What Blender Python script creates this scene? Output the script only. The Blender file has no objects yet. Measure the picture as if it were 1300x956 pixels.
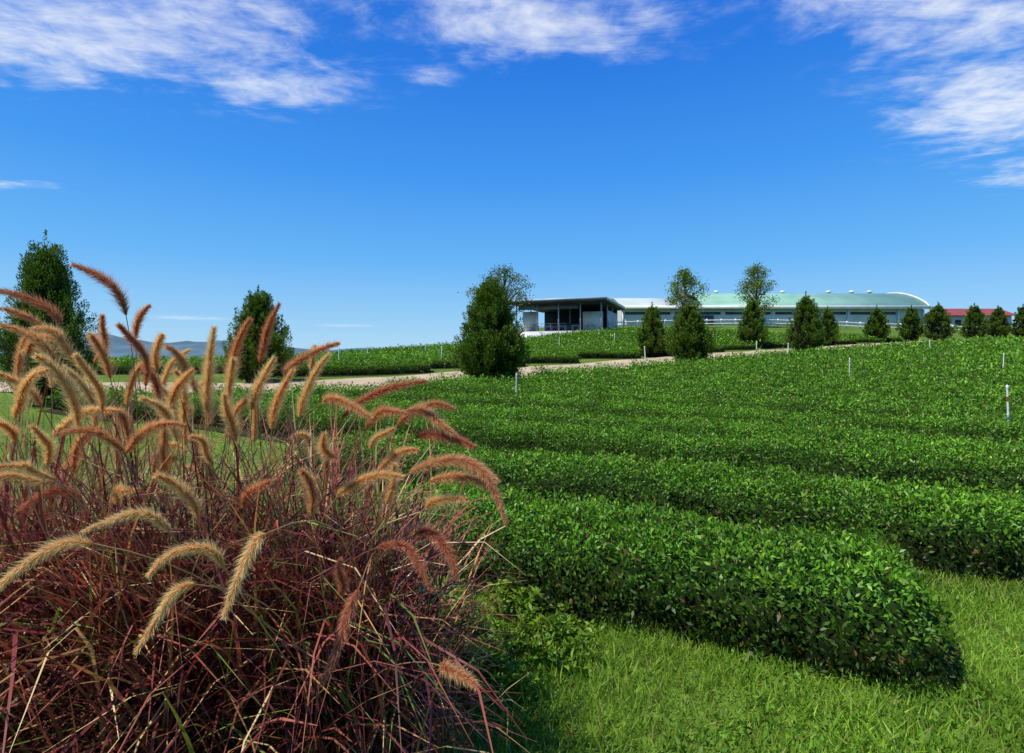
import bpy, math, numpy as np
from mathutils import Vector, Matrix
rng=np.random.default_rng(7)
scene=bpy.context.scene
F=700.0; H=1.7; HZ=452.0
def P(px,py,Y):   # world point seen in direction (px,py) at depth Y
    return np.array([(px-650)/F*Y, Y, H+(HZ-py)/F*Y])
def sst(x):
    x=np.clip(x,0,1); return x*x*(3-2*x)
# ---------------------------------------------------------------- terrain
RX=[-300,-60,-20,-8.3,-4.2,1.75,12,31,48,80,150,400]
RY=[60,26,19,18.6,20.2,25,34,48,60,78,105,200]
def road_y(X): return np.interp(X,RX,RY)
def gz(X,Y):
    X=np.asarray(X,float);Y=np.asarray(Y,float)
    Yc=np.minimum(Y,130)
    b=.066*4*np.logaddexp(0,(Yc-10)/4)
    d=np.interp(X,[-90,-40,-21,-13,-1,13,21,38,80,150],[-8,-3.4,-1.6,-1.0,-.3,1.0,1.25,1.4,1.1,0])
    z=b+d*sst((Y-road_y(X)-3)/28)
    wl=sst((5-X)/9)
    z=z-wl*np.maximum(0,Yc-57)*.16
    z=z-sst((Y-130)/250)*35
    z=z+.03*np.sin(X*.9+1)*np.sin(Y*.7)*sst((Y-3)/5)
    return np.maximum(z,-15)
# ---------------------------------------------------------------- noise
def vnoise(x,y,seed=0):
    xi=np.floor(x).astype(np.int64);yi=np.floor(y).astype(np.int64)
    fx=x-xi;fy=y-yi;fx=fx*fx*(3-2*fx);fy=fy*fy*(3-2*fy)
    def h(a,b):
        n=(a*374761393+b*668265263+seed*974711)&0x7fffffff
        n=((n^(n>>13))*1274126177)&0x7fffffff
        return ((n^(n>>16))&0xffff)/65535.0
    return (h(xi,yi)*(1-fx)+h(xi+1,yi)*fx)*(1-fy)+(h(xi,yi+1)*(1-fx)+h(xi+1,yi+1)*fx)*fy
# ---------------------------------------------------------------- mesh helpers
class MB:
    def __init__(s): s.v=[];s.q=[];s.t=[];s.c=[];s.n=0;s.qm=[];s.tm=[]
    def add(s,v,f,c,m=0):
        v=np.asarray(v,float).reshape(-1,3);f=np.asarray(f,np.int64)
        c=np.asarray(c,float)
        if c.ndim==1: c=np.tile(c,(len(v),1))
        s.v.append(v);s.c.append(c[:,:3])
        if f.shape[1]==4: s.q.append(f+s.n); s.qm.append(np.full(len(f),m))
        else: s.t.append(f+s.n); s.tm.append(np.full(len(f),m))
        s.n+=len(v)
    def build(s,name,mats,smooth=False,parent=None):
        me=bpy.data.meshes.new(name)
        v=np.concatenate(s.v);q=np.concatenate(s.q) if s.q else np.zeros((0,4),int)
        t=np.concatenate(s.t) if s.t else np.zeros((0,3),int)
        mi=np.concatenate(s.qm+s.tm)
        me.vertices.add(len(v));me.vertices.foreach_set('co',v.astype(np.float32).ravel())
        nl=len(q)*4+len(t)*3
        me.loops.add(nl);me.loops.foreach_set('vertex_index',np.concatenate([q.ravel(),t.ravel()]).astype(np.int32))
        me.polygons.add(len(q)+len(t))
        ls=np.concatenate([np.arange(len(q))*4,len(q)*4+np.arange(len(t))*3]).astype(np.int32)
        me.polygons.foreach_set('loop_start',ls)
        me.polygons.foreach_set('material_index',mi.astype(np.int32))
        if smooth: me.polygons.foreach_set('use_smooth',np.ones(len(mi),bool))
        me.update(calc_edges=True)
        a=me.color_attributes.new('Col','FLOAT_COLOR','POINT')
        c=np.concatenate(s.c);c=np.hstack([c,np.ones((len(c),1))]).astype(np.float32)
        a.data.foreach_set('color',c.ravel())
        for m in mats: me.materials.append(m)
        ob=bpy.data.objects.new(name,me);scene.collection.objects.link(ob)
        if parent: ob.parent=parent
        return ob
def unit(a): return a/np.maximum(np.linalg.norm(a,axis=-1,keepdims=True),1e-9)
def leaves(mb,Pp,D,L,W,C,m=0,fold=.15,N=None):
    n=len(Pp);D=unit(D)
    if N is None: N=rng.normal(size=(n,3))
    S=unit(np.cross(D,N));U=np.cross(S,D)
    L=np.broadcast_to(np.asarray(L,float).reshape(-1,1),(n,1));W=np.broadcast_to(np.asarray(W,float).reshape(-1,1),(n,1))
    v=np.empty((n,4,3))
    v[:,0]=Pp;v[:,1]=Pp+D*L*.45+S*W*.5+U*L*fold;v[:,2]=Pp+D*L;v[:,3]=Pp+D*L*.45-S*W*.5+U*L*fold
    f=np.arange(n*4).reshape(n,4)
    mb.add(v,f,np.repeat(C,4,axis=0),m)
def tube(mb,pts,rad,c,k=6,m=0):
    pts=np.asarray(pts,float);n=len(pts);rad=np.broadcast_to(rad,(n,))
    T=unit(np.gradient(pts,axis=0));ref=np.array([.31,.95,.05]) if abs(T[0][2])>.8 else np.array([0,0,1.])
    A=unit(np.cross(T,ref));B=np.cross(T,A)
    an=np.linspace(0,2*np.pi,k,endpoint=False)
    v=pts[:,None]+rad[:,None,None]*(A[:,None]*np.cos(an)[None,:,None]+B[:,None]*np.sin(an)[None,:,None])
    i=np.arange(n-1)[:,None]*k;j=np.arange(k)[None];j2=(j+1)%k
    f=np.stack([i+j,i+j2,i+k+j2,i+k+j],-1).reshape(-1,4)
    mb.add(v.reshape(-1,3),f,c,m)
def box(mb,x0,x1,y0,y1,z0,z1,c=(.5,.5,.5),m=0):
    v=[(x0,y0,z0),(x1,y0,z0),(x1,y1,z0),(x0,y1,z0),(x0,y0,z1),(x1,y0,z1),(x1,y1,z1),(x0,y1,z1)]
    f=[(0,3,2,1),(4,5,6,7),(0,1,5,4),(1,2,6,5),(2,3,7,6),(3,0,4,7)]
    mb.add(v,f,c,m)
# ---------------------------------------------------------------- materials
def newmat(name):
    m=bpy.data.materials.new(name);m.use_nodes=True;nt=m.node_tree
    for n in list(nt.nodes): nt.nodes.remove(n)
    return m,nt,nt.nodes,nt.links
def foliage(name,trans=.3,rough=.5,spec=.3,nscale=0,namp=.4,tt=(1.3,1.2,.5)):
    m,nt,N,L=newmat(name)
    out=N.new('ShaderNodeOutputMaterial');a=N.new('ShaderNodeAttribute');a.attribute_name='Col'
    col=a.outputs['Color']
    if nscale:
        g=N.new('ShaderNodeNewGeometry');no=N.new('ShaderNodeTexNoise');no.inputs['Scale'].default_value=nscale;no.inputs['Detail'].default_value=2
        L.new(g.outputs['Position'],no.inputs['Vector'])
        mr=N.new('ShaderNodeMapRange');mr.inputs[1].default_value=.3;mr.inputs[2].default_value=.7;mr.inputs[3].default_value=1-namp;mr.inputs[4].default_value=1+namp
        L.new(no.outputs['Fac'],mr.inputs[0])
        mx=N.new('ShaderNodeVectorMath');mx.operation='SCALE';L.new(col,mx.inputs[0]);L.new(mr.outputs[0],mx.inputs['Scale']);col=mx.outputs[0]
    b=N.new('ShaderNodeBsdfPrincipled');L.new(col,b.inputs['Base Color']);b.inputs['Roughness'].default_value=rough;b.inputs['Specular IOR Level'].default_value=spec
    if trans<=0:
        L.new(b.outputs[0],out.inputs[0]);return m
    t=N.new('ShaderNodeBsdfTranslucent');tm=N.new('ShaderNodeVectorMath');tm.operation='MULTIPLY';L.new(col,tm.inputs[0]);tm.inputs[1].default_value=tt;L.new(tm.outputs[0],t.inputs['Color'])
    mx=N.new('ShaderNodeMixShader');mx.inputs[0].default_value=trans;L.new(b.outputs[0],mx.inputs[1]);L.new(t.outputs[0],mx.inputs[2]);L.new(mx.outputs[0],out.inputs[0])
    return m
def solid(name,c1,c2=None,scale=3,rough=.7,metal=0,bump=0,spec=.3):
    m,nt,N,L=newmat(name);out=N.new('ShaderNodeOutputMaterial');b=N.new('ShaderNodeBsdfPrincipled')
    b.inputs['Roughness'].default_value=rough;b.inputs['Metallic'].default_value=metal;b.inputs['Specular IOR Level'].default_value=spec
    g=N.new('ShaderNodeNewGeometry');no=N.new('ShaderNodeTexNoise');no.inputs['Scale'].default_value=scale;no.inputs['Detail'].default_value=6
    L.new(g.outputs['Position'],no.inputs['Vector'])
    r=N.new('ShaderNodeValToRGB');r.color_ramp.elements[0].position=.35;r.color_ramp.elements[1].position=.65
    c2=c2 or tuple(x*.8 for x in c1)
    r.color_ramp.elements[0].color=(*c2,1);r.color_ramp.elements[1].color=(*c1,1)
    L.new(no.outputs['Fac'],r.inputs[0]);L.new(r.outputs[0],b.inputs['Base Color'])
    if bump:
        bp=N.new('ShaderNodeBump');bp.inputs['Strength'].default_value=bump;L.new(no.outputs['Fac'],bp.inputs['Height']);L.new(bp.outputs[0],b.inputs['Normal'])
    L.new(b.outputs[0],out.inputs[0]);return m
M_tea=foliage('tea_leaf',.3,.45,.35,0)
M_core=foliage('tea_twigs',0,1,.0,6,.5)
M_cyp=foliage('cypress_leaf',.22,.6,.2,0)
M_broad=foliage('broad_leaf',.3,.5,.4)
M_blade=foliage('grass_blade',.25,.5,.25,0,.3,(1.3,1.0,.8))
M_lawn=foliage('lawn_blade',.35,.5,.3,0)
M_plume=foliage('plume_bristle',.45,.6,.2,0,.3,(1.1,1.0,.8))
M_bark=solid('bark',(.16,.11,.07),(.07,.05,.035),8,.9,bump=.4)
M_white=solid('white_paint',(.78,.78,.75),(.66,.66,.62),1.5,.5)
M_wall=solid('cream_wall',(.72,.71,.62),(.62,.61,.53),.6,.7)
M_dark=solid('shaded_interior',(.035,.035,.04),(.02,.02,.025),1,.7)  # near-black walls and ceiling: pavilion's interior shade put into the colour
M_grey=solid('grey_roof_sheet',(.12,.135,.16),(.085,.095,.12),.5,.5)
M_fascia=solid('fascia_metal',(.46,.50,.55),(.36,.4,.45),.5,.4)
M_glass=solid('window_glass',(.05,.07,.09),(.03,.04,.05),.5,.15)
M_conc=solid('concrete',(.5,.48,.43),(.38,.37,.33),.8,.8)
M_red=solid('red_paint',(.45,.05,.04),None,2,.5);M_blue=solid('blue_paint',(.08,.2,.55),None,2,.5)
M_redroof=solid('red_roof',(.36,.07,.05),(.25,.05,.04),1,.6)
def roofmat(name,ca,cb_):
    m,nt,N,L=newmat(name);out=N.new('ShaderNodeOutputMaterial');b=N.new('ShaderNodeBsdfPrincipled')
    g=N.new('ShaderNodeNewGeometry');w=N.new('ShaderNodeTexWave');w.inputs['Scale'].default_value=.7;w.inputs['Distortion'].default_value=.3;w.bands_direction='X'
    L.new(g.outputs['Position'],w.inputs['Vector'])
    no=N.new('ShaderNodeTexNoise');no.inputs['Scale'].default_value=.25;L.new(g.outputs['Position'],no.inputs['Vector'])
    r=N.new('ShaderNodeValToRGB');r.color_ramp.elements[0].color=(*ca,1);r.color_ramp.elements[1].color=(*cb_,1);r.color_ramp.elements[0].position=.35;r.color_ramp.elements[1].position=.65
    L.new(no.outputs['Fac'],r.inputs[0]);L.new(r.outputs[0],b.inputs['Base Color']);b.inputs['Roughness'].default_value=.5
    bp=N.new('ShaderNodeBump');bp.inputs['Strength'].default_value=.4;L.new(w.outputs['Fac'],bp.inputs['Height']);L.new(bp.outputs[0],b.inputs['Normal'])
    L.new(b.outputs[0],out.inputs[0]);return m
M_green=roofmat('green_metal_roof',(.20,.40,.28),(.28,.50,.36))
M_pale=roofmat('pale_metal_roof',(.42,.5,.45),(.5,.57,.52))
def groundmat():
    m,nt,N,L=newmat('ground_grass');out=N.new('ShaderNodeOutputMaterial');b=N.new('ShaderNodeBsdfPrincipled');b.inputs['Roughness'].default_value=.95;b.inputs['Specular IOR Level'].default_value=.1
    g=N.new('ShaderNodeNewGeometry')
    def noise(s,d=6):
        n=N.new('ShaderNodeTexNoise');n.inputs['Scale'].default_value=s;n.inputs['Detail'].default_value=d;L.new(g.outputs['Position'],n.inputs['Vector']);return n
    n1=noise(.35);n2=noise(14,8)
    r=N.new('ShaderNodeValToRGB');e=r.color_ramp.elements;e[0].position=.3;e[0].color=(.08,.16,.02,1);e[1].position=.7;e[1].color=(.16,.25,.035,1)
    L.new(n1.outputs['Fac'],r.inputs[0])
    r2=N.new('ShaderNodeValToRGB');e=r2.color_ramp.elements;e[0].position=.35;e[0].color=(.5,.45,.4,1);e[1].position=.65;e[1].color=(1.2,1.2,1.1,1)
    L.new(n2.outputs['Fac'],r2.inputs[0])
    mx=N.new('ShaderNodeMix');mx.data_type='RGBA';mx.blend_type='MULTIPLY';mx.inputs[0].default_value=1
    L.new(r.outputs[0],mx.inputs[6]);L.new(r2.outputs[0],mx.inputs[7])
    n3=noise(.006,3);r3=N.new('ShaderNodeValToRGB');e=r3.color_ramp.elements;e[0].position=.4;e[0].color=(.05,.09,.03,1);e[1].position=.6;e[1].color=(.16,.18,.08,1)
    L.new(n3.outputs['Fac'],r3.inputs[0])
    sp=N.new('ShaderNodeSeparateXYZ');L.new(g.outputs['Position'],sp.inputs[0])
    mr=N.new('ShaderNodeMapRange');mr.inputs[1].default_value=150;mr.inputs[2].default_value=400;L.new(sp.outputs['Y'],mr.inputs[0])
    m2=N.new('ShaderNodeMix');m2.data_type='RGBA';L.new(mr.outputs[0],m2.inputs[0]);L.new(mx.outputs[2],m2.inputs[6]);L.new(r3.outputs[0],m2.inputs[7])
    L.new(m2.outputs[2],b.inputs['Base Color'])
    bp=N.new('ShaderNodeBump');bp.inputs['Strength'].default_value=.6;bp.inputs['Distance'].default_value=.05;L.new(n2.outputs['Fac'],bp.inputs['Height']);L.new(bp.outputs[0],b.inputs['Normal'])
    L.new(b.outputs[0],out.inputs[0]);return m
M_ground=groundmat()
M_road=solid('dirt_road',(.56,.43,.28),(.42,.32,.20),.9,.95,bump=.3,spec=.1)
M_shaded_soil=solid('shaded_soil',(.045,.05,.018),(.025,.03,.01),5,.95,bump=.4,spec=.1)  # soil coloured extra dark to paint in the shade between hedge rows
M_hill=solid('far_hill',(.12,.20,.24),(.08,.14,.17),.01,1,spec=0)
# ---------------------------------------------------------------- ground sheet
xs=np.unique(np.concatenate([-np.geomspace(60,3500,22),np.arange(-60,121,1.),np.geomspace(121,3500,20)]))
ys=np.unique(np.concatenate([[-400,-150,-60,-25],np.arange(-12,141,1.),np.geomspace(141,5000,36)]))
XX,YY=np.meshgrid(xs,ys);ZZ=gz(XX,YY);nx=len(xs);ny=len(ys)
i=np.arange(ny-1)[:,None]*nx;j=np.arange(nx-1)[None]
mb=MB();mb.add(np.stack([XX,YY,ZZ],-1).reshape(-1,3),np.stack([i+j,i+j+1,i+nx+j+1,i+nx+j],-1).reshape(-1,4),(.1,.2,.05))
mb.build('ground',[M_ground],True)
# road
rx=np.concatenate([np.arange(-60,110,.6)]);ry=road_y(rx)
k=np.ones(13)/13;ryS=np.convolve(np.pad(ry,6,mode='edge'),k,'valid')
tan=unit(np.stack([np.gradient(rx),np.gradient(ryS)],-1));nr=np.stack([-tan[:,1],tan[:,0]],-1)
W=np.array([-1,-.85,-.5,0,.5,.85,1]);wob=(2.25+.35*(vnoise(rx*.8,rx*0,3)-.5))*np.interp(rx,[-12,-2],[.6,1])
px=rx[:,None]+nr[:,0:1]*W*wob[:,None];py=ryS[:,None]+nr[:,1:2]*W*wob[:,None]
pz=gz(px,py)+np.array([.0,.03,.045,.055,.045,.03,.0])+.02
n=len(rx);i=np.arange(n-1)[:,None]*7;j=np.arange(6)[None]
mb=MB();mb.add(np.stack([px,py,pz],-1).reshape(-1,3),np.stack([i+j,i+7+j,i+8+j,i+j+1],-1).reshape(-1,4),(.4,.3,.2));mb.build('dirt_road',[M_road],True)
# hills far left
def hills(name,Y,x0,x1,pts,seed,col):
    X=np.linspace(x0,x1,140);h=np.interp(X,*pts)*(.85+.4*vnoise(X*.008,X*0,seed)+.15*vnoise(X*.03,X*0,seed+1))
    prof=[(-.5,0),(-.3,.35),(-.12,.8),(0,1),(.2,.7),(.5,0)]
    v=[]
    for (dy,hh) in prof:
        v.append(np.stack([X,np.full_like(X,Y+dy*900)+80*vnoise(X*.01,X*0,seed+3),-18+(h+18)*hh*(.92+.16*vnoise(X*.02+hh*9,X*0,seed+5))],-1))
    v=np.array(v).reshape(-1,3);n=140;i=np.arange(len(prof)-1)[:,None]*n;j=np.arange(n-1)[None]
    mb=MB();mb.add(v,np.stack([i+j,i+j+1,i+n+j+1,i+n+j],-1).reshape(-1,4),col);mb.build(name,[M_hill],True)
hills('distant_hills',1900,-2600,900,([-2600,-2000,-1500,-1150,-900,-640,-500,-300,900],[60,50,66,50,40,18,24,8,0]),11,(0,0,0))
# ---------------------------------------------------------------- tea hedges
def hedge(xa,xb,c,m,name,w=.60,h=.46,mask=None,seed=1,Lmin=.034,kf=1.0,curve=0,blunt=.6):
    mb=MB();nrm=math.hypot(1,m);pn=np.array([m,1])/nrm
    pp=np.linspace(0,np.pi,400);sx=w*np.sign(np.cos(pp))*np.abs(np.cos(pp))**.5;sz=h*np.maximum(np.sin(pp),0)**.5
    al=np.concatenate([[0],np.cumsum(np.hypot(np.diff(sx),np.diff(sz)))]);al/=al[-1]
    def cen(X): return c-m*X+curve*np.sin(X*.11+c)+.06*np.sin(X*1.1+c)
    def surf(X,u,shrink=1.):
        phi=np.interp(u,al,pp);Yc=cen(X)
        co=np.cos(phi);si=np.maximum(np.sin(phi),0)
        lump=.74+.16*vnoise(X*1.3+5*c,u*3,seed)+.20*vnoise(X*3.7,u*7+c,seed+2)+.14*vnoise(X*9,u*14+c,seed+5)
        ends=np.minimum(sst((X-xa)/blunt+.02),sst((xb-X)/blunt+.02))**.4
        ox=w*np.sign(co)*np.abs(co)**.5*lump*shrink*(.6+.4*ends);oz=h*si**.5*(.35+.65*lump)*shrink*(.3+.7*ends)
        return X+pn[0]*ox,Yc+pn[1]*ox,oz,Yc,phi
    L0=xb-xa;n=max(4,int(L0/.3));Xg=np.linspace(xa,xb,n);ph=np.linspace(0,1,17)
    XG,PH=np.meshgrid(Xg,ph,indexing='ij');x,y,oz,Yc,_=surf(XG,PH,.88)
    z=gz(x,y)+oz-.03
    k=17;i=np.arange(n-1)[:,None]*k;j=np.arange(k-1)[None]
    f=np.stack([i+j,i+j+1,i+k+j+1,i+k+j],-1)
    if mask is not None:
        mk=mask(Xg,Yc[:,0]);mk=mk[:-1]&mk[1:];f=f[mk]
    f=f.reshape(-1,4)
    if len(f)==0: return None
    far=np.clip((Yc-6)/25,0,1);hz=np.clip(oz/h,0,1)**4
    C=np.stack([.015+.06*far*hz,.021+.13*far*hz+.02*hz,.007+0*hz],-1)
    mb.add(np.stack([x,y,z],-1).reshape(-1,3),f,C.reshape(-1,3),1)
    sw=np.array([-1,0,1])*(w+.25);yc=cen(Xg)
    if c>6:
        sx_=Xg[:,None]+pn[0]*sw;sy_=yc[:,None]+pn[1]*sw;sz_=gz(sx_,sy_)+.012+.004*(seed%2)
        i=np.arange(n-1)[:,None]*3;j=np.arange(2)[None];f=np.stack([i+j,i+3+j,i+4+j,i+j+1],-1)
        if mask is not None: f=f[mk]
        mb.add(np.stack([sx_,sy_,sz_],-1).reshape(-1,3),f.reshape(-1,4),(.05,.05,.02),2)  # dark soil strip along the row, painted shade for the gaps
    seg=2.5
    for s0 in np.arange(xa,xb,seg):
        s1=min(s0+seg,xb);xm=(s0+s1)/2;ym=c-m*xm;dist=max(2.5,math.hypot(xm,ym) if ym>0 else 4)
        L=min(.2,max(Lmin,.0033*dist));kk=(2.7 if dist<6 else 2.1 if dist<12 else 1.5 if dist<22 else 1.15)*kf
        nn=int((s1-s0)*nrm*2.1*kk/(L*L))
        X=rng.uniform(s0,s1,nn);u=.03+.94*rng.random(nn)
        x,y,oz,Yc,phi=surf(X,u,1.)
        if mask is not None:
            mk2=mask(X,Yc);X,phi,u,x,y,oz,Yc=[a[mk2] for a in(X,phi,u,x,y,oz,Yc)];nn=len(X)
        if nn==0: continue
        dep=rng.random(nn)**1.6*.11
        nx_=np.cos(phi);nz_=np.sin(phi)+.15
        No=unit(np.stack([pn[0]*nx_,pn[1]*nx_,nz_],-1))
        z=gz(x,y)+oz
        sp_=vnoise(X*14,u*45+c,seed+11);shoot=(sp_>.62)&(rng.random(nn)<.6)
        Pp=np.stack([x,y,z],-1)-No*(dep*(~shoot))[:,None]+(No*.4+np.array([0,0,.6]))*(shoot*rng.random(nn)*.065*min(2,L/.034))[:,None]
        D=unit(rng.normal(size=(nn,3)))+No*.4+np.array([0,0,.45])
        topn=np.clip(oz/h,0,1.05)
        b=(.65+.7*rng.random(nn))*(1-.6*dep/.11)*(.22+.80*topn**2.3)  # lit top and shaded sides and depth painted into leaf colour
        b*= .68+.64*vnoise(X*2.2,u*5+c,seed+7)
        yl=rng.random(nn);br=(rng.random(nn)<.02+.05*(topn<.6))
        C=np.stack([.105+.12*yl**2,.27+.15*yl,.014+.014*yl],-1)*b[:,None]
        C[shoot]*=np.array([1.35,1.2,1.])
        C[br]=np.array([.18,.10,.035])
        LL=L*rng.uniform(.7,1.5,nn)*np.where(shoot,1.2,1.)
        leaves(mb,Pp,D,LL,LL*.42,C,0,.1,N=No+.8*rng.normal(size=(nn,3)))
    if c<7:
        for q in range(160):
            X=rng.uniform(xa+.1,xb-.5);yy=cen(X)-rng.uniform(.1,w*.7);b0=np.array([X,yy,float(gz(X,yy))-.02]);e=b0+np.array([rng.normal()*.06,-rng.uniform(0,.10),rng.uniform(.18,.36)])
            tube(mb,[b0,(b0+e)/2+rng.normal(size=3)*.015,e],[.006,.004,.002],(.10,.07,.045),4,1)
    return mb.build(name,[M_tea,M_core,M_shaded_soil])
def fmask(X,Y): return (Y<road_y(X)-4.2)&(X<1.15*Y+3)
hedge(-1.15,2.46,4.36,.5,'tea_hedge',w=.68,h=.48,seed=3,Lmin=.030,blunt=.3)
hedge(-2.8,6.6,6.45,.5,'tea_hedge',w=.68,seed=4,Lmin=.032,mask=fmask)
c=8.5;ii=5
while c<84:
    hedge(-12 if c<10 else -17,c*.85,c,.5,'tea_hedge',w=.63,h=.48,mask=fmask,seed=ii,curve=.25)
    c+=1.95;ii+=1
def umask(X,Y): return (Y>road_y(X)+4.0)&(Y<60+np.clip(X,-20,8)*.25)&(X>-.8*Y)
for c in np.arange(14,76,2.3):
    hedge(-36,44,c,-.22,'tea_hedge',w=.70,h=.5,mask=umask,seed=ii,kf=.75,curve=.3);ii+=1
# ---------------------------------------------------------------- lawn blades
def bez(p,n):
    t=np.linspace(0,1,n)[:,None]
    if len(p)==3: return (1-t)**2*p[0]+2*t*(1-t)*p[1]+t*t*p[2]
    return (1-t)**3*p[0]+3*t*(1-t)**2*p[1]+3*t*t*(1-t)*p[2]+t**3*p[3]
mb=MB()
def blades(n,x0,x1,y0,y1,hh,ww):
    X=rng.uniform(x0,x1,n);Y=rng.uniform(y0,y1,n)
    keep=vnoise(X*5,Y*5,9)+.35*rng.random(n)>.3;X=X[keep];Y=Y[keep];n=len(X)
    B=np.stack([X,Y,gz(X,Y)],-1);az=rng.uniform(0,2*np.pi,n);lean=rng.uniform(.1,1.3,n);hgt=hh*rng.uniform(.5,1.4,n)*(.4+1.2*vnoise(X*2.5,Y*2.5,21))
    D=np.stack([np.cos(az)*lean,np.sin(az)*lean,np.ones(n)],-1)
    t=rng.random(n);b=(.6+.6*rng.random(n))[:,None]*(.7+.65*vnoise(X*1.3,Y*1.3,31))[:,None]
    C=(np.stack([.17+.12*t,.33+.11*t,.025+.025*t],-1))*b
    dry=rng.random(n)<.03;C[dry]=(.38,.32,.14)
    leaves(mb,B,D,hgt,ww,C,0,.12)
blades(80000,-1.5,4.2,2.2,5.2,.07,.006);blades(45000,-3,8,4.5,9,.07,.010);blades(10000,-3,6,-1,2.4,.07,.009);blades(9000,-9,14,8,17,.09,.02)
n=14000;X=rng.uniform(-.8,4,n);Y=rng.uniform(2.2,4.6,n);kp=vnoise(X*3,Y*3,44)>.52;X=X[kp];Y=Y[kp];n=len(X)
leaves(mb,np.stack([X,Y,gz(X,Y)+rng.random(n)*.06],-1),rng.normal(size=(n,3))+[0,0,.3],rng.uniform(.02,.05,n),.017,np.array([[.14,.30,.025]])*rng.uniform(.6,1.4,(n,1)))
mb.build('lawn_grass',[M_lawn])
def bush(name,cx,cy,r,h,n,L,seed,cols):
    mb=MB();ns=46
    for k in range(ns):
        a=rng.uniform(0,6.28);rr=r*rng.random()**.6;b=np.array([cx+np.cos(a)*rr*.6,cy+np.sin(a)*rr*.6,0]);b[2]=gz(b[0],b[1]);e=np.array([cx+np.cos(a)*rr*1.1,cy+np.sin(a)*rr*1.1,b[2]+h*rng.uniform(.4,1.15)*(1.1-.5*rr/r)])
        pts=bez([b,(b+e)/2+np.array([0,0,.05]),e],6);tube(mb,pts,np.linspace(.003,.0012,6),(.12,.16,.04),4)
        m_=n//ns;s=rng.random(m_)**.7;q=b+(e-b)*s[:,None]+np.array([0,0,.1])*(s*(1-s))[:,None]
        t=rng.random((m_,1));C=(np.array(cols[0])*(1-t)+np.array(cols[1])*t)*rng.uniform(.6,1.2,(m_,1))*(.5+.6*s)[:,None]
        dd=rng.normal(size=(m_,3));dd[:,2]=np.abs(dd[:,2])*.4+.25
        leaves(mb,q,dd,L*rng.uniform(.6,1.5,m_),L*.42,C)
    return mb.build(name,[M_tea])
for a in((-.05,3.25,.42,.26,1700,.045,5),(-.42,3.05,.36,.32,1600,.045,6),(.25,3.05,.26,.16,800,.04,8),(-.15,2.75,.3,.22,1100,.045,9),(-.6,3.5,.4,.3,1300,.045,10)):
    bush('weed_patch',*a,((.13,.26,.015),(.28,.44,.04)))
# ---------------------------------------------------------------- cypress trees
def cyp_mesh(h,w,nt,nl,L,seed):
    mb=MB();tr=0.12*h
    tube(mb,[[0,0,-.15],[.02,0,tr],[0,.03,h*.5],[0,0,h*.85]],[.035*h*.6,.03*h*.6,.015*h,.004],(.1,.07,.05),8,1)
    def env2(t):
        a=np.minimum(1,((t+.10)/.36))**.7; b=np.where(t>.26,np.maximum(0,(1.03-t)/.77)**.78,1); return w/2*a*b
    z0=.02*h;ch=h-z0
    T=rng.random(nt)**1.1*.88;A=rng.uniform(0,2*np.pi,nt)
    for k in range(nt):
        t=T[k];a=A[k];big=rng.uniform(.55,1.5)
        r=env2(np.array(t+.06))*rng.uniform(.6,.98)*(.72+.5*vnoise(np.array([a*1.3+seed*3]),np.array([t*5.]),seed)[0])
        ln=(.17*h*big)*(1-.5*t);rad=ln*.21
        base=np.array([np.cos(a)*r*.88,np.sin(a)*r*.88,z0+t*ch*.94])
        ou=.42*(1-t)**.7;dr=np.array([np.cos(a)*ou,np.sin(a)*ou,1.])+rng.normal(size=3)*.14;dr/=np.linalg.norm(dr)
        if k%4==0: tube(mb,[[0,0,max(tr*.5,base[2]-.15*h)],base*.6+np.array([0,0,base[2]*.33]),base+dr*ln*.5],[.012*h,.008*h,.003*h],(.08,.06,.04),4,1)
        s=rng.random(nl)**.8;rr=rad*(np.sin(np.pi*np.minimum(1,s*.8+.18))**.8)*rng.random(nl)**.4
        o=unit(np.cross(rng.normal(size=(nl,3)),dr))
        q=base+dr*(s*ln)[:,None]+o*rr[:,None]
        D=dr*1.0+o*.55+rng.normal(size=(nl,3))*.25
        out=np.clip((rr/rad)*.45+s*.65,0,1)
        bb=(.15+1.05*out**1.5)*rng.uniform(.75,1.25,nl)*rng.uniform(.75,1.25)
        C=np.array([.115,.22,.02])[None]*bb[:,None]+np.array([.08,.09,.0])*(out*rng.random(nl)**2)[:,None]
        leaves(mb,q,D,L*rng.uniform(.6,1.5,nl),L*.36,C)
    n=nl;s=rng.random(n);q=np.stack([rng.normal(size=n)*.022*h*(1-s),rng.normal(size=n)*.022*h*(1-s),h*(.84+.17*s)],-1)
    leaves(mb,q,rng.normal(size=(n,3))*.4+[0,0,1],L,L*.42,np.array([[.11,.2,.02]])*rng.uniform(.6,1.2,(n,1)))
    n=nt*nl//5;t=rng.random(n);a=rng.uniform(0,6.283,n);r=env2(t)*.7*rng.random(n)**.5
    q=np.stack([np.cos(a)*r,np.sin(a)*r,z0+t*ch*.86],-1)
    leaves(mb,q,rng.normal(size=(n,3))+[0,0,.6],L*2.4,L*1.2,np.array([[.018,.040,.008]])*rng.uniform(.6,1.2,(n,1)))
    return mb
def place_tree(mb,name,X,Y,mats=(M_cyp,M_bark)):
    ob=mb.build(name,list(mats));ob.location=(X,Y,float(gz(X,Y)));return ob
def cyp(px,Y,topy,wpx,nt=110,nl=60,L=.12,seed=1,name='cypress_tree'):
    X=(px-650)/F*Y;zt=H+(HZ-topy)/F*Y;h=zt-float(gz(X,Y));w=wpx/F*Y*1.08
    return place_tree(cyp_mesh(h,w,nt,nl,L,seed),name,X,Y)
cyp(623,18.6,348,94,440,90,.075,1)
cyp(328,20.5,364,86,300,80,.08,2)
cyp(58,15,294,108,420,90,.065,3)
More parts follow.
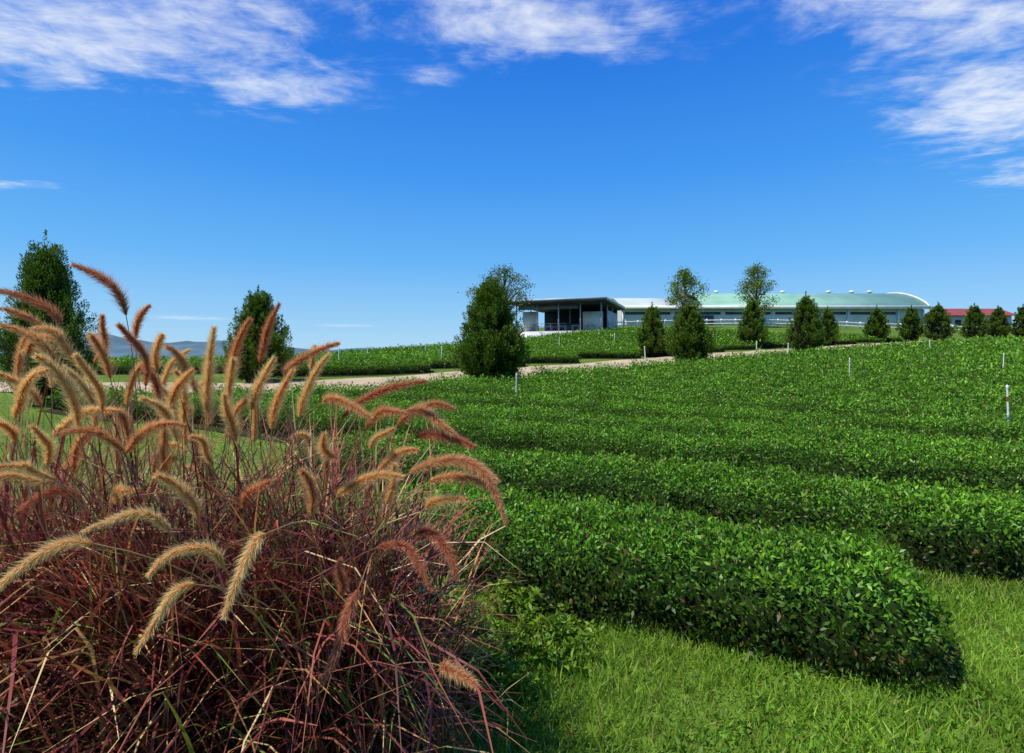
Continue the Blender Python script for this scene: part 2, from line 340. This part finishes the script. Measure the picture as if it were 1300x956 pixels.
cyp(828,35,385,44,190,55,.11,4);cyp(875,28,382,62,260,65,.10,5);cyp(955,45,378,40,170,55,.13,6)
cyp(1023,37,371,50,210,55,.11,7);cyp(1051,50,390,28,100,50,.15,8);cyp(1113,58,389,34,110,50,.16,9)
cyp(1157,62,389,34,110,50,.16,10);cyp(1191,60,384,38,120,50,.16,11);cyp(1237,64,386,34,100,50,.17,12);cyp(1267,70,389,30,90,50,.18,13);cyp(1299,70,387,32,90,50,.18,14)
cyp(1345,68,385,32,80,50,.18,15)
def broad(px,Y,topy,wpx,seed,ncl,nl,L,cr,col,low=.35,name='broadleaf_tree'):
    X=(px-650)/F*Y;h=H+(HZ-topy)/F*Y-float(gz(X,Y));w=wpx/F*Y
    mb=MB();tp=[np.array([0,0,-.2]),np.array([.1,0,h*.3]),np.array([-.08,.1,h*.6]),np.array([.05,0,h*.88])]
    tube(mb,tp,[.02*h,.016*h,.010*h,.003*h],(.1,.08,.06),8,1)
    for k in range(ncl):
        t=rng.uniform(low,1);a=rng.uniform(0,6.283)
        r=w/2*(np.sin(np.pi*min(1,(t-low)/(1-low)*.8+.22))**.7)*rng.uniform(.45,1)
        e=np.array([np.cos(a)*r,np.sin(a)*r,h*t*.97]);b0=np.array([0,0,h*max(.25,t-.28)])
        tube(mb,[b0,(b0+e)/2+rng.normal(size=3)*.1,e],[.007*h,.005*h,.002*h],(.1,.08,.06),4,1)
        q=e+rng.normal(size=(nl,3))*cr*np.array([1,1,.7])
        C=np.array([col])*rng.uniform(.6,1.4,(nl,1))*rng.uniform(.8,1.2)
        leaves(mb,q,rng.normal(size=(nl,3))+[0,0,-.1],L*rng.uniform(.7,1.3,nl),L*.5,C)
    return place_tree(mb,name,X,Y,(M_broad,M_bark))
broad(640,64,338,92,1,80,44,.24,.40,(.11,.16,.05),.5)
broad(869,74,343,50,2,60,60,.26,.42,(.14,.22,.03),.35)
broad(961,78,334,42,3,60,60,.27,.42,(.13,.20,.03),.3)
# ---------------------------------------------------------------- pavilion shed
def empty(name,loc,rz=0):
    e=bpy.data.objects.new(name,None);scene.collection.objects.link(e);e.location=loc;e.rotation_euler=(0,0,rz);return e
def part(parent,name,boxes,mat,bev=0):
    mb=MB()
    for b in boxes: box(mb,*b)
    o=mb.build(name,[mat]);o.parent=parent;return o
sh=empty('open_pavilion',(11.5,70.0,4.95),math.radians(-20))
Wd=11.6;Dp=13.5
part(sh,'plinth',[(-Wd-.4,.4,-.5,Dp,-2.5,.0)],M_conc)
part(sh,'terrace_wall',[(-Wd-1.5,-5.5,-3.2,-3.0,-1.9,-.25),(-Wd-1.5,-Wd-1.3,-3.0,-.6,-1.9,-.25)],M_white)
part(sh,'terrace',[(-Wd-1.3,-5.5,-3.0,-.5,-2.,-.35)],M_conc)
part(sh,'roof_slab',[(-Wd-.7,.7,-1.2,Dp+.5,3.72,4.12)],M_grey)
part(sh,'fascia',[(-Wd-.75,.75,-1.26,-1.203,3.92,4.16),(.703,.76,-1.2,Dp+.5,3.78,4.16),(-Wd-.76,-Wd-.703,-1.2,Dp+.5,3.92,4.16)],M_fascia)
part(sh,'ceiling',[(-Wd-.6,.6,-1.1,Dp+.4,3.60,3.717)],M_dark)
part(sh,'columns',[(x,x+.13,-.2,-.07,0,3.595) for x in(-Wd,-Wd+2.9,-Wd+5.8,-Wd+8.7,-.2)]+[(-.2,-.07,y,y+.13,0,3.595) for y in(4,8,12)]+[(x,x+.13,6,6.13,0,3.595) for x in(-Wd,-Wd+5.8)],M_fascia)
part(sh,'back_wall',[(-Wd,-.3,Dp-.4,Dp-.2,0,3.6)],M_dark)
part(sh,'inner_wall',[(-Wd+2.6,-3.6,7.0,7.2,0,3.0)],M_dark)
part(sh,'side_wall',[(-.15,-.05,4.2,7.9,0,2.9),(-.15,-.05,8.2,11.9,0,2.9),(-3.0,-.35,2.0,2.15,0,2.6)],M_wall)
part(sh,'left_partition',[(-Wd+.2,-Wd+2.4,2,2.15,0,2.8)],M_wall)
part(sh,'roller_shutter',[(-Wd+.2,-3.2,.2,.28,2.9,3.55)],M_grey)
tb=[]
for k in range(5):
    x=-Wd+1.5+k*1.9;tb+=[(x,x+1.2,1.2,2.0,.72,.78),(x+.1,x+.18,1.3,1.38,0,.718),(x+1.0,x+1.08,1.3,1.38,0,.718),(x+.1,x+.18,1.8,1.88,0,.718),(x+1.0,x+1.08,1.8,1.88,0,.718)]
part(sh,'tables',tb,M_conc)
part(sh,'counter',[(-8.5,-4.0,3.5,4.2,0,1.1),(-8.6,-3.9,3.4,4.3,1.102,1.16)],M_grey)
part(sh,'railing',[(-Wd,-4.6,-.42,-.38,.95,1.0),(-Wd,-4.6,-.42,-.38,.5,.54)]+[(x,x+.05,-.42,-.38,0,.948) for x in np.arange(-Wd,-4.7,1.2)],M_grey)
# ---------------------------------------------------------------- warehouse with green vaulted roof
zb=float(gz(45,98))-.1
wh=empty('warehouse',(0,0,zb))
x0,x1,y0,y1=19.5,73.0,98.,118.;hw=10.3-zb;hr=13.7-zb
part(wh,'wall_front',[(x0,x1,y0,y0+.3,-1.5,hw)],M_wall)
part(wh,'wall_back',[(x0,x1,y1-.3,y1,-1.5,hw)],M_wall)
def vault(xa,xb,ya,yb,ze,zr,thick,name,mat,n=24):
    mb=MB();t=np.linspace(0,1,n);yy=ya+(yb-ya)*t;zz=ze+(zr-ze)*(np.sin(np.pi*t))**.75
    v=[];
    for x in(xa,xb):
        for o in(0,thick): v.append(np.stack([np.full(n,x),yy,zz+o],-1))
    v=np.concatenate(v);f=[]
    for k in range(n-1):
        f+=[(k,k+1,2*n+k+1,2*n+k),(n+k,3*n+k,3*n+k+1,n+k+1),(k,n+k,n+k+1,k+1),(2*n+k,2*n+k+1,3*n+k+1,3*n+k)]
    f+=[(0,2*n,3*n,n),(n-1,2*n-1,4*n-1,3*n-1)]
    mb.add(v,f,(.3,.5,.4));o=mb.build(name,[mat],False);o.parent=wh
vault(x0+14,x1+.5,y0-.8,y1+.8,hw-.05,hr,.15,'roof_green',M_green)
vault(x0-.5,x0+13.98,y0-.8,y1+.8,hw-.05,hr-.9,.12,'roof_skylight',M_pale)
vault(x1+.52,x1+.85,y0-.9,y1+.9,hw-.1,hr+.05,.3,'roof_end_trim',M_white)
part(wh,'eave_gutter',[(x0-.6,x1+.6,y0-1.0,y0-.82,hw-.3,hw+.3)],M_white)
for nm,x in(('gable_left',x0),('gable_right',x1-.3)):
    mb=MB();n=24;t=np.linspace(0,1,n);yy=y0+(y1-y0)*t;zz=hw-.06+(hr-1.-hw)*(np.sin(np.pi*t))**.75
    v=np.concatenate([np.stack([np.full(n,x),yy,np.full(n,-1.5)],-1),np.stack([np.full(n,x),yy,zz],-1)]);f=[(k,k+1,n+k+1,n+k) for k in range(n-1)];mb.add(v,f,(.6,.6,.5));o=mb.build(nm,[M_wall]);o.parent=wh
part(wh,'windows',[(x,x+3.6,y0-.06,y0-.003,2.0,2.45) for x in np.arange(x0+.6,x1-4,4.45)],M_glass)
part(wh,'pilasters',[(x,x+.3,y0-.16,y0-.002,-1.5,hw-.31) for x in np.arange(x0,x1,4.45)],M_white)
part(wh,'doors',[(x,x+2.6,y0-.11,y0-.065,-.3,1.85) for x in(33.2,51.,63.9)],M_grey)
mb=MB()
for x in(40,53,62,66.5,70):
    tube(mb,[[x,108,hr-.1],[x,108,hr+.4],[x,108,hr+.42],[x,108,hr+.65],[x,108,hr+.8],[x,108,hr+.85]],[.3,.3,.48,.5,.3,.02],(.6,.6,.6),12)
o=mb.build('roof_vents',[M_white],True);o.parent=wh
hx=(1228-650)/F*112;hz=float(gz(hx,112));rh=empty('red_roof_house',(hx,112,hz-1.0))
part(rh,'walls',[(-3.5,9,0,7,-1,3.4)],M_wall);part(rh,'windows',[(x,x+1.2,-.05,-.003,1.2,2.4) for x in(-2.5,.5,3.5,6.5)],M_glass)
mb=MB();mb.add([(-4.2,-.8,3.3),(9.7,-.8,3.3),(9.7,7.8,3.3),(-4.2,7.8,3.3),(-4.2,3.5,5.0),(9.7,3.5,5.0)],[(0,1,5,4),(2,3,4,5)],(1,0,0));mb.add([(-4.2,-.8,3.3),(-4.2,3.5,5.0),(-4.2,7.8,3.3),(9.7,-.8,3.3),(9.7,7.8,3.3),(9.7,3.5,5.0)],[(0,1,2),(3,4,5)],(1,0,0))
o=mb.build('roof',[M_redroof]);o.parent=rh
mb=MB();fx=np.arange(13,76,2.2);fy=np.interp(fx,[13,25,76],[74,80,86]);fz=gz(fx,fy)
for k in range(len(fx)):
    box(mb,fx[k]-.08,fx[k]+.08,fy[k]-.08,fy[k]+.08,fz[k]-.2,fz[k]+1.15)
    if k<len(fx)-1:
        for hh in(.45,.95):
            a=np.array([fx[k],fy[k]-.1,fz[k]+hh]);b=np.array([fx[k+1],fy[k+1]-.1,fz[k+1]+hh])
            tube(mb,[a,b],.075,(.8,.8,.8),4)
mb.build('white_rail_fence',[M_white])
def post(px,Y,hgt,r=.016,bands=False):
    X=(px-650)/F*Y;z=float(gz(X,Y));mb=MB()
    tube(mb,[[0,0,-.1],[0,0,hgt]],r,(.8,.8,.8),8)
    tube(mb,[[0,0,hgt-.001],[0,0,hgt+.02],[0,0,hgt+.05],[0,0,hgt+.06]],[r*1.3,r*1.4,r*1.1,.001],(.8,.8,.8),8)
    tube(mb,[[0,0,hgt*.55],[0,0,hgt*.55+.04]],r*1.35,(.8,.8,.8),8)
    if bands:
        tube(mb,[[0,0,hgt-.22],[0,0,hgt-.14]],r*1.08,(.5,0,0),8,1);tube(mb,[[0,0,hgt*.48],[0,0,hgt*.48+.05]],r*1.15,(.5,0,0),8,2)
    o=mb.build('sprinkler_post',[M_white,M_red,M_blue]);o.location=(X,Y,z);o.rotation_euler=(rng.normal()*.02,rng.normal()*.03,0)
post(1281,9.2,1.0,.015,True);post(655,13.5,.9,.015);post(1078,19.5,.95,.017);post(1273,22,.95,.02)
for px_,Y in((540,38),(466,33),(512,45),(600,50),(710,40),(760,52),(820,27.),(1000,30),(905,50),(690,55),(1180,34),(430,30),(780,45),(560,28),(960,34)):
    post(px_,Y,1.0,.024)
# ---------------------------------------------------------------- fountain grass
clumps=[(-1.75,1.95),(-1.15,1.85),(-.62,2.0)]
mbs=[MB() for _ in clumps]
GOLD=np.array([.95,.70,.33]);RUST=np.array([.52,.17,.11])
def plume(spec):
    bx,by,cx,cy,tx,ty,d,k=spec
    B=P(bx,by,d);C=P(cx,cy,d-.03);T=P(tx,ty,d-.08);k=k*.9
    gi=int(np.argmin([abs(B[0]-c[0]+.15*(B[0]+1)) for c in clumps]));mb=mbs[gi]
    cx_,cy_=clumps[gi];G=np.array([cx_+rng.normal()*.1,cy_+rng.normal()*.08,.05])
    tg=C-B;tg/=np.linalg.norm(tg)
    hgt=max(.25,B[2]*.35)
    st=bez([G,G+np.array([(B[0]-G[0])*.15,(B[1]-G[1])*.2,B[2]*.5]),B-tg*hgt*.7,B],16)
    tube(mb,st,np.linspace(.0022,.0013,16),np.array([.50,.34,.15])*(1-k)+np.array([.25,.09,.06])*k,5,0)
    cur=bez([B,C,T],24);cur[1:-1]+=rng.normal(size=3)*.003*np.sin(np.linspace(0,6,22))[:,None]
    seg=np.linalg.norm(np.diff(cur,axis=0),axis=1);Ln=seg.sum()
    hue=rng.uniform(-.08,.10);col=GOLD*(1-k)+RUST*k;col=col*np.array([1,1+hue,1+hue*1.5])
    tube(mb,cur,.0032*np.sin(np.pi*np.linspace(.12,.97,24))**.5+.0005,col*np.array([.75,.5,.4]),6,1)
    n=int(12500*Ln);n=min(max(n,800),3300)
    s=rng.random(n);s=s**.95;idx=s*(23);i0=np.minimum(idx.astype(int),22);fr=(idx-i0)[:,None]
    p=cur[i0]*(1-fr)+cur[i0+1]*fr;tg=unit(cur[i0+1]-cur[i0])
    o=unit(np.cross(rng.normal(size=(n,3)),tg))
    prof=np.minimum(1,(s+.12)/.22)*np.minimum(1,(1.15-s)/.65)**.7
    sc=min(1.15,max(.75,d/1.5))*rng.uniform(.8,1.12)
    long_=rng.random(n)<.12
    LL=.029*prof*rng.uniform(.3,1.15,n)*sc*np.where(long_,1.5,1.)
    D=unit(tg*.85+o*.78+rng.normal(size=(n,3))*.17+np.array([0,0,-.05]))
    S=unit(np.cross(D,rng.normal(size=(n,3))))*.0006
    v=np.empty((n,3,3));b=p+o*.002;v[:,0]=b-S;v[:,1]=b+S;v[:,2]=b+D*LL[:,None]
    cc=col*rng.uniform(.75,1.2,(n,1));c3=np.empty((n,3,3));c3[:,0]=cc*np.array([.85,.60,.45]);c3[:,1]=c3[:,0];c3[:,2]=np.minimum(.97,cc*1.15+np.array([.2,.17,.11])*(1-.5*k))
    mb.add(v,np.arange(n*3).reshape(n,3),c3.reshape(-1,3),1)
PL=[
(160,400,150,350,92,336,1.8,.9),(78,412,50,372,-10,368,1.7,.9),(60,420,30,395,5,392,2.0,.6),
(80,480,60,420,0,412,1.5,.3),(105,470,80,415,40,418,1.6,.2),
(100,545,90,470,45,452,1.4,.1),(52,515,30,480,-15,470,1.4,.15),(185,490,185,430,150,412,1.6,.85),
(172,430,172,400,190,388,2.0,.6),(225,560,215,510,178,505,1.5,.1),
(68,555,90,515,150,522,1.5,.1),(155,572,130,535,72,552,1.4,.65),(160,575,185,530,232,540,1.4,.55),
(232,540,240,500,222,470,1.7,.1),(262,520,262,480,272,415,1.7,.05),(250,500,235,450,210,440,1.8,.3),
(292,490,290,450,318,405,1.9,.6),(330,460,335,420,355,385,1.9,.8),(320,520,325,490,348,455,1.7,.05),
(345,545,350,500,372,470,1.6,.05),(362,480,375,450,430,436,1.9,.6),(380,530,385,490,418,450,1.8,.05),
(395,470,398,450,400,440,2.1,.1),(300,560,290,530,285,500,1.6,.1),(200,470,195,440,206,425,1.8,.05),
(70,610,40,585,-8,592,1.2,.1),(70,612,30,600,-10,612,1.35,.15),(105,640,70,600,20,655,1.6,1.0),
(118,690,60,680,-6,752,1.1,.0),(215,675,185,628,105,676,1.15,.15),(252,658,238,615,198,603,1.3,.1),
(284,720,250,665,188,732,1.1,.0),(248,742,215,740,172,830,1.1,.0),(337,678,315,690,284,785,1.05,.0),
(395,655,402,610,382,598,1.4,.6),(310,645,315,618,342,612,1.5,.7),(425,580,405,575,412,550,1.5,.2),
(430,760,435,735,432,710,1.4,.95),(455,748,440,790,408,870,1.15,.9),(560,845,575,850,606,872,1.2,.6),
(435,530,470,490,542,484,1.7,.9),(410,510,430,500,472,532,1.7,.4),(465,545,480,510,515,525,1.7,.5),
(505,540,530,505,577,520,1.8,.85),(515,522,550,520,578,552,1.7,.6),(530,555,560,545,602,568,1.7,.95),
(560,585,620,570,642,664,1.5,.7),(520,600,590,565,632,612,1.6,.5),(545,612,600,590,636,636,1.55,.4),
(430,628,460,598,512,606,1.5,.15),(540,645,560,630,592,634,1.6,.05),(480,600,500,570,530,572,1.7,.3),
(525,680,565,665,580,735,1.5,1.),(480,695,530,680,548,750,1.5,1.),
(150,640,140,615,175,622,1.5,.1),(20,560,10,530,-10,545,1.3,.15),
(140,480,130,440,115,425,1.8,.3),(470,570,480,550,500,545,1.8,.15),
(120,460,140,430,130,400,2.0,.6),(490,640,505,610,500,590,1.7,.2),
(20,530,20,490,60,470,1.3,.05),(130,520,125,480,95,450,1.4,.05),(215,520,220,490,245,470,1.6,.15),(35,450,40,420,70,430,1.7,.5),
(60,590,70,560,40,540,1.25,.1),(270,590,265,560,240,555,1.5,.1),
]
for s in PL: plume(s)
for k in range(28):
    bx=rng.uniform(-60,460);top=np.interp(bx,[-60,100,300,470],[440,450,485,535])+rng.uniform(-15,120)
    dx=rng.uniform(-45,45);plume((bx,top+60,bx+dx*.1,top,bx+dx,top+rng.uniform(-25,25),rng.uniform(1.85,2.4),rng.random()**2*.8))
def gblades(mb,cx,cy,n,spread):
    seg=9
    az=rng.uniform(0,2*np.pi,n);L=rng.uniform(.6,1.75,n);lean=np.abs(rng.normal(size=n))*.30+.04;dro=rng.uniform(.15,1.8,n)
    bx=cx+rng.normal(size=n)*spread;by=cy+rng.normal(size=n)*spread*.8
    pos=np.stack([bx,by,np.full(n,.02)],-1);pts=[pos.copy()];ang=lean.copy()
    curl=rng.normal(size=n)*.12
    for s in range(seg-1):
        d=np.stack([np.sin(ang)*np.cos(az),np.sin(ang)*np.sin(az),np.cos(ang)],-1)
        pos=pos+d*(L/(seg-1))[:,None];pts.append(pos.copy());ang=ang+dro*((s+1)/seg)**1.6*.55;az=az+curl*.5
    pts=np.stack(pts,1)
    ok=(pts[:,:,1].min(1)>.75)&(pts[:,:,0].max(1)<.08)
    zmax=np.interp(pts[:,:,0],[-2,-1.5,-.9,-.5,-.2,.1],[1.80,1.74,1.62,1.46,1.22,.9])
    ok&=((zmax-pts[:,:,2])>0).all(1)
    pts=pts[ok];az=az[ok];n=len(pts)
    side=np.stack([-np.sin(az),np.cos(az),rng.normal(size=n)*.4],-1);side=unit(side)
    w=(rng.uniform(.002,.0062,n))[:,None]*(np.sin(np.pi*np.linspace(.22,.995,seg))**.6)[None]
    v=np.stack([pts-side[:,None]*w[...,None],pts+side[:,None]*w[...,None]],2)
    base=(np.arange(n)*seg*2)[:,None];s=(np.arange(seg-1)*2)[None]
    f=np.stack([base+s,base+s+1,base+s+3,base+s+2],-1).reshape(-1,4)
    pal=np.array([(.17,.036,.034),(.30,.085,.055),(.08,.024,.026),(.44,.23,.09),(.16,.22,.04),(.64,.48,.22)])
    pi=rng.choice(6,n,p=[.31,.23,.19,.10,.10,.07]);C=pal[pi]*rng.uniform(.7,1.3,(n,1))
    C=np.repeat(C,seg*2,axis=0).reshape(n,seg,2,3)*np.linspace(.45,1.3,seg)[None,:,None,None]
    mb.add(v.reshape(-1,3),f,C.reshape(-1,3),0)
for (cx_,cy_),mb,nb in zip(clumps,mbs,(2300,2700,2500)):
    gblades(mb,cx_,cy_,nb,.16)
for mb in mbs: mb.build('fountain_grass',[M_blade,M_plume])
# ---------------------------------------------------------------- light
S=Vector((-.46,-.26,.85)).normalized();el=math.asin(S.z)
sun=bpy.data.lights.new('sun','SUN');sun.energy=5.0;sun.angle=math.radians(.5);sun.color=(1,.965,.89)
so=bpy.data.objects.new('sun',sun);scene.collection.objects.link(so);so.rotation_euler=S.to_track_quat('Z','Y').to_euler()
w=bpy.data.worlds.new('World');scene.world=w;w.use_nodes=True;nt=w.node_tree;N=nt.nodes;L=nt.links
for n in list(N): N.remove(n)
out=N.new('ShaderNodeOutputWorld');sky=N.new('ShaderNodeTexSky');sky.sky_type='NISHITA';sky.sun_disc=False;sky.sun_elevation=el;sky.sun_rotation=math.atan2(S.x,S.y)
sky.air_density=1.0;sky.dust_density=.3;sky.ozone_density=2.5
tc=N.new('ShaderNodeTexCoord');sp=N.new('ShaderNodeSeparateXYZ');L.new(tc.outputs['Generated'],sp.inputs[0])
def mth(op,a,b=None,c=None,clamp=False):
    n=N.new('ShaderNodeMath');n.operation=op;n.use_clamp=clamp
    for i_,x in enumerate((a,b,c)):
        if x is None: continue
        if isinstance(x,(int,float)): n.inputs[i_].default_value=x
        else: L.new(x,n.inputs[i_])
    return n.outputs[0]
rp=N.new('ShaderNodeValToRGB');L.new(mth('MAXIMUM',sp.outputs['Z'],0.),rp.inputs[0]);el_=rp.color_ramp.elements
el_[0].position=0;el_[0].color=(.44,.73,.98,1);el_[1].position=1;el_[1].color=(.004,.07,.42,1)
for p_,c_ in((.06,(.30,.63,.98)),(.16,(.13,.48,.99)),(.30,(.045,.33,.95)),(.46,(.014,.21,.84)),(.60,(.005,.15,.73))):
    e=el_.new(p_);e.color=(*c_,1)
bg=N.new('ShaderNodeBackground');bg.inputs[1].default_value=.10;L.new(sky.outputs[0],bg.inputs[0])
bg2=N.new('ShaderNodeBackground');bg2.inputs[1].default_value=1.0;L.new(rp.outputs[0],bg2.inputs[0])
mb_=N.new('ShaderNodeMixShader');mb_.inputs[0].default_value=.86;L.new(bg.outputs[0],mb_.inputs[1]);L.new(bg2.outputs[0],mb_.inputs[2])
zc_=mth('MAXIMUM',sp.outputs['Z'],.02);qx=mth('DIVIDE',sp.outputs['X'],zc_);qy=mth('DIVIDE',sp.outputs['Y'],zc_)
cb=N.new('ShaderNodeCombineXYZ');L.new(qx,cb.inputs[0]);L.new(qy,cb.inputs[1])
def ell(cx,cy,rx_,ry_,ang,amp):
    ca,sa=math.cos(ang),math.sin(ang)
    dx=mth('SUBTRACT',qx,cx);dy=mth('SUBTRACT',qy,cy)
    a=mth('ADD',mth('MULTIPLY',dx,ca/rx_),mth('MULTIPLY',dy,sa/rx_));b=mth('ADD',mth('MULTIPLY',dx,-sa/ry_),mth('MULTIPLY',dy,ca/ry_))
    r2=mth('ADD',mth('MULTIPLY',a,a),mth('MULTIPLY',b,b))
    return mth('MULTIPLY',mth('POWER',2.718,mth('MULTIPLY',r2,-1.)),amp)
E=[(-1.25,1.72,.70,.34,-.15,1.05),(-.85,2.02,.36,.24,-.3,.8),(-.02,1.64,.50,.22,.0,.98),(.40,1.86,.12,.10,0,.65),(-.3,1.97,.13,.09,.3,.48),
(1.25,1.62,.50,.26,.5,1.0),(1.95,2.15,.75,.34,.75,1.15),(2.85,2.9,.5,.26,.8,.9),(-2.9,3.2,.3,.12,0,.6),(-8.5,14.5,1.2,1.0,0,.75),(-7.0,15.5,.9,1.2,0,.65),(-5.5,18,1.2,1.2,0,.65),(-.5,1.2,3,.3,0,.6)]
m_=None
for e in E:
    x=ell(*e);m_=x if m_ is None else mth('MAXIMUM',m_,x)
mp=N.new('ShaderNodeMapping');mp.inputs['Rotation'].default_value=(0,0,.5);mp.inputs['Scale'].default_value=(1.3,2.6,1);L.new(cb.outputs[0],mp.inputs[0])
n1=N.new('ShaderNodeTexNoise');n1.inputs['Scale'].default_value=1.5;n1.inputs['Detail'].default_value=10;n1.inputs['Roughness'].default_value=.64;n1.inputs['Distortion'].default_value=.6;L.new(mp.outputs[0],n1.inputs['Vector'])
n2=N.new('ShaderNodeTexNoise');n2.inputs['Scale'].default_value=8;n2.inputs['Detail'].default_value=9;n2.inputs['Roughness'].default_value=.62;n2.inputs['Distortion'].default_value=.3;L.new(cb.outputs[0],n2.inputs['Vector'])
nn_=mth('ADD',mth('MULTIPLY',n1.outputs['Fac'],.60),mth('MULTIPLY',n2.outputs['Fac'],.40))
dn=mth('ADD',mth('MULTIPLY',m_,.72),mth('MULTIPLY',mth('SUBTRACT',nn_,.5),2.6))
mr=N.new('ShaderNodeMapRange');mr.interpolation_type='SMOOTHSTEP';mr.inputs[1].default_value=.10;mr.inputs[2].default_value=1.2;mr.inputs[4].default_value=.94;L.new(dn,mr.inputs[0])
gate=mth('MULTIPLY',mr.outputs[0],mth('MULTIPLY',m_,2.6,clamp=True),clamp=True)
bc=N.new('ShaderNodeBackground');bc.inputs[0].default_value=(.88,.93,1,1);bc.inputs[1].default_value=1.0
ms=N.new('ShaderNodeMixShader');L.new(gate,ms.inputs[0]);L.new(mb_.outputs[0],ms.inputs[1]);L.new(bc.outputs[0],ms.inputs[2]);L.new(ms.outputs[0],out.inputs[0])
# ---------------------------------------------------------------- camera
cam=bpy.data.cameras.new('camera');co=bpy.data.objects.new('camera',cam);scene.collection.objects.link(co)
cam.sensor_width=36;cam.lens=F/1300*36;cam.clip_end=12000;cam.clip_start=.05;cam.shift_y=-26/1300
co.location=(0,0,H);co.rotation_euler=(math.radians(90),0,0);scene.camera=co
scene.view_settings.view_transform='Standard';scene.view_settings.look='None';scene.view_settings.exposure=0
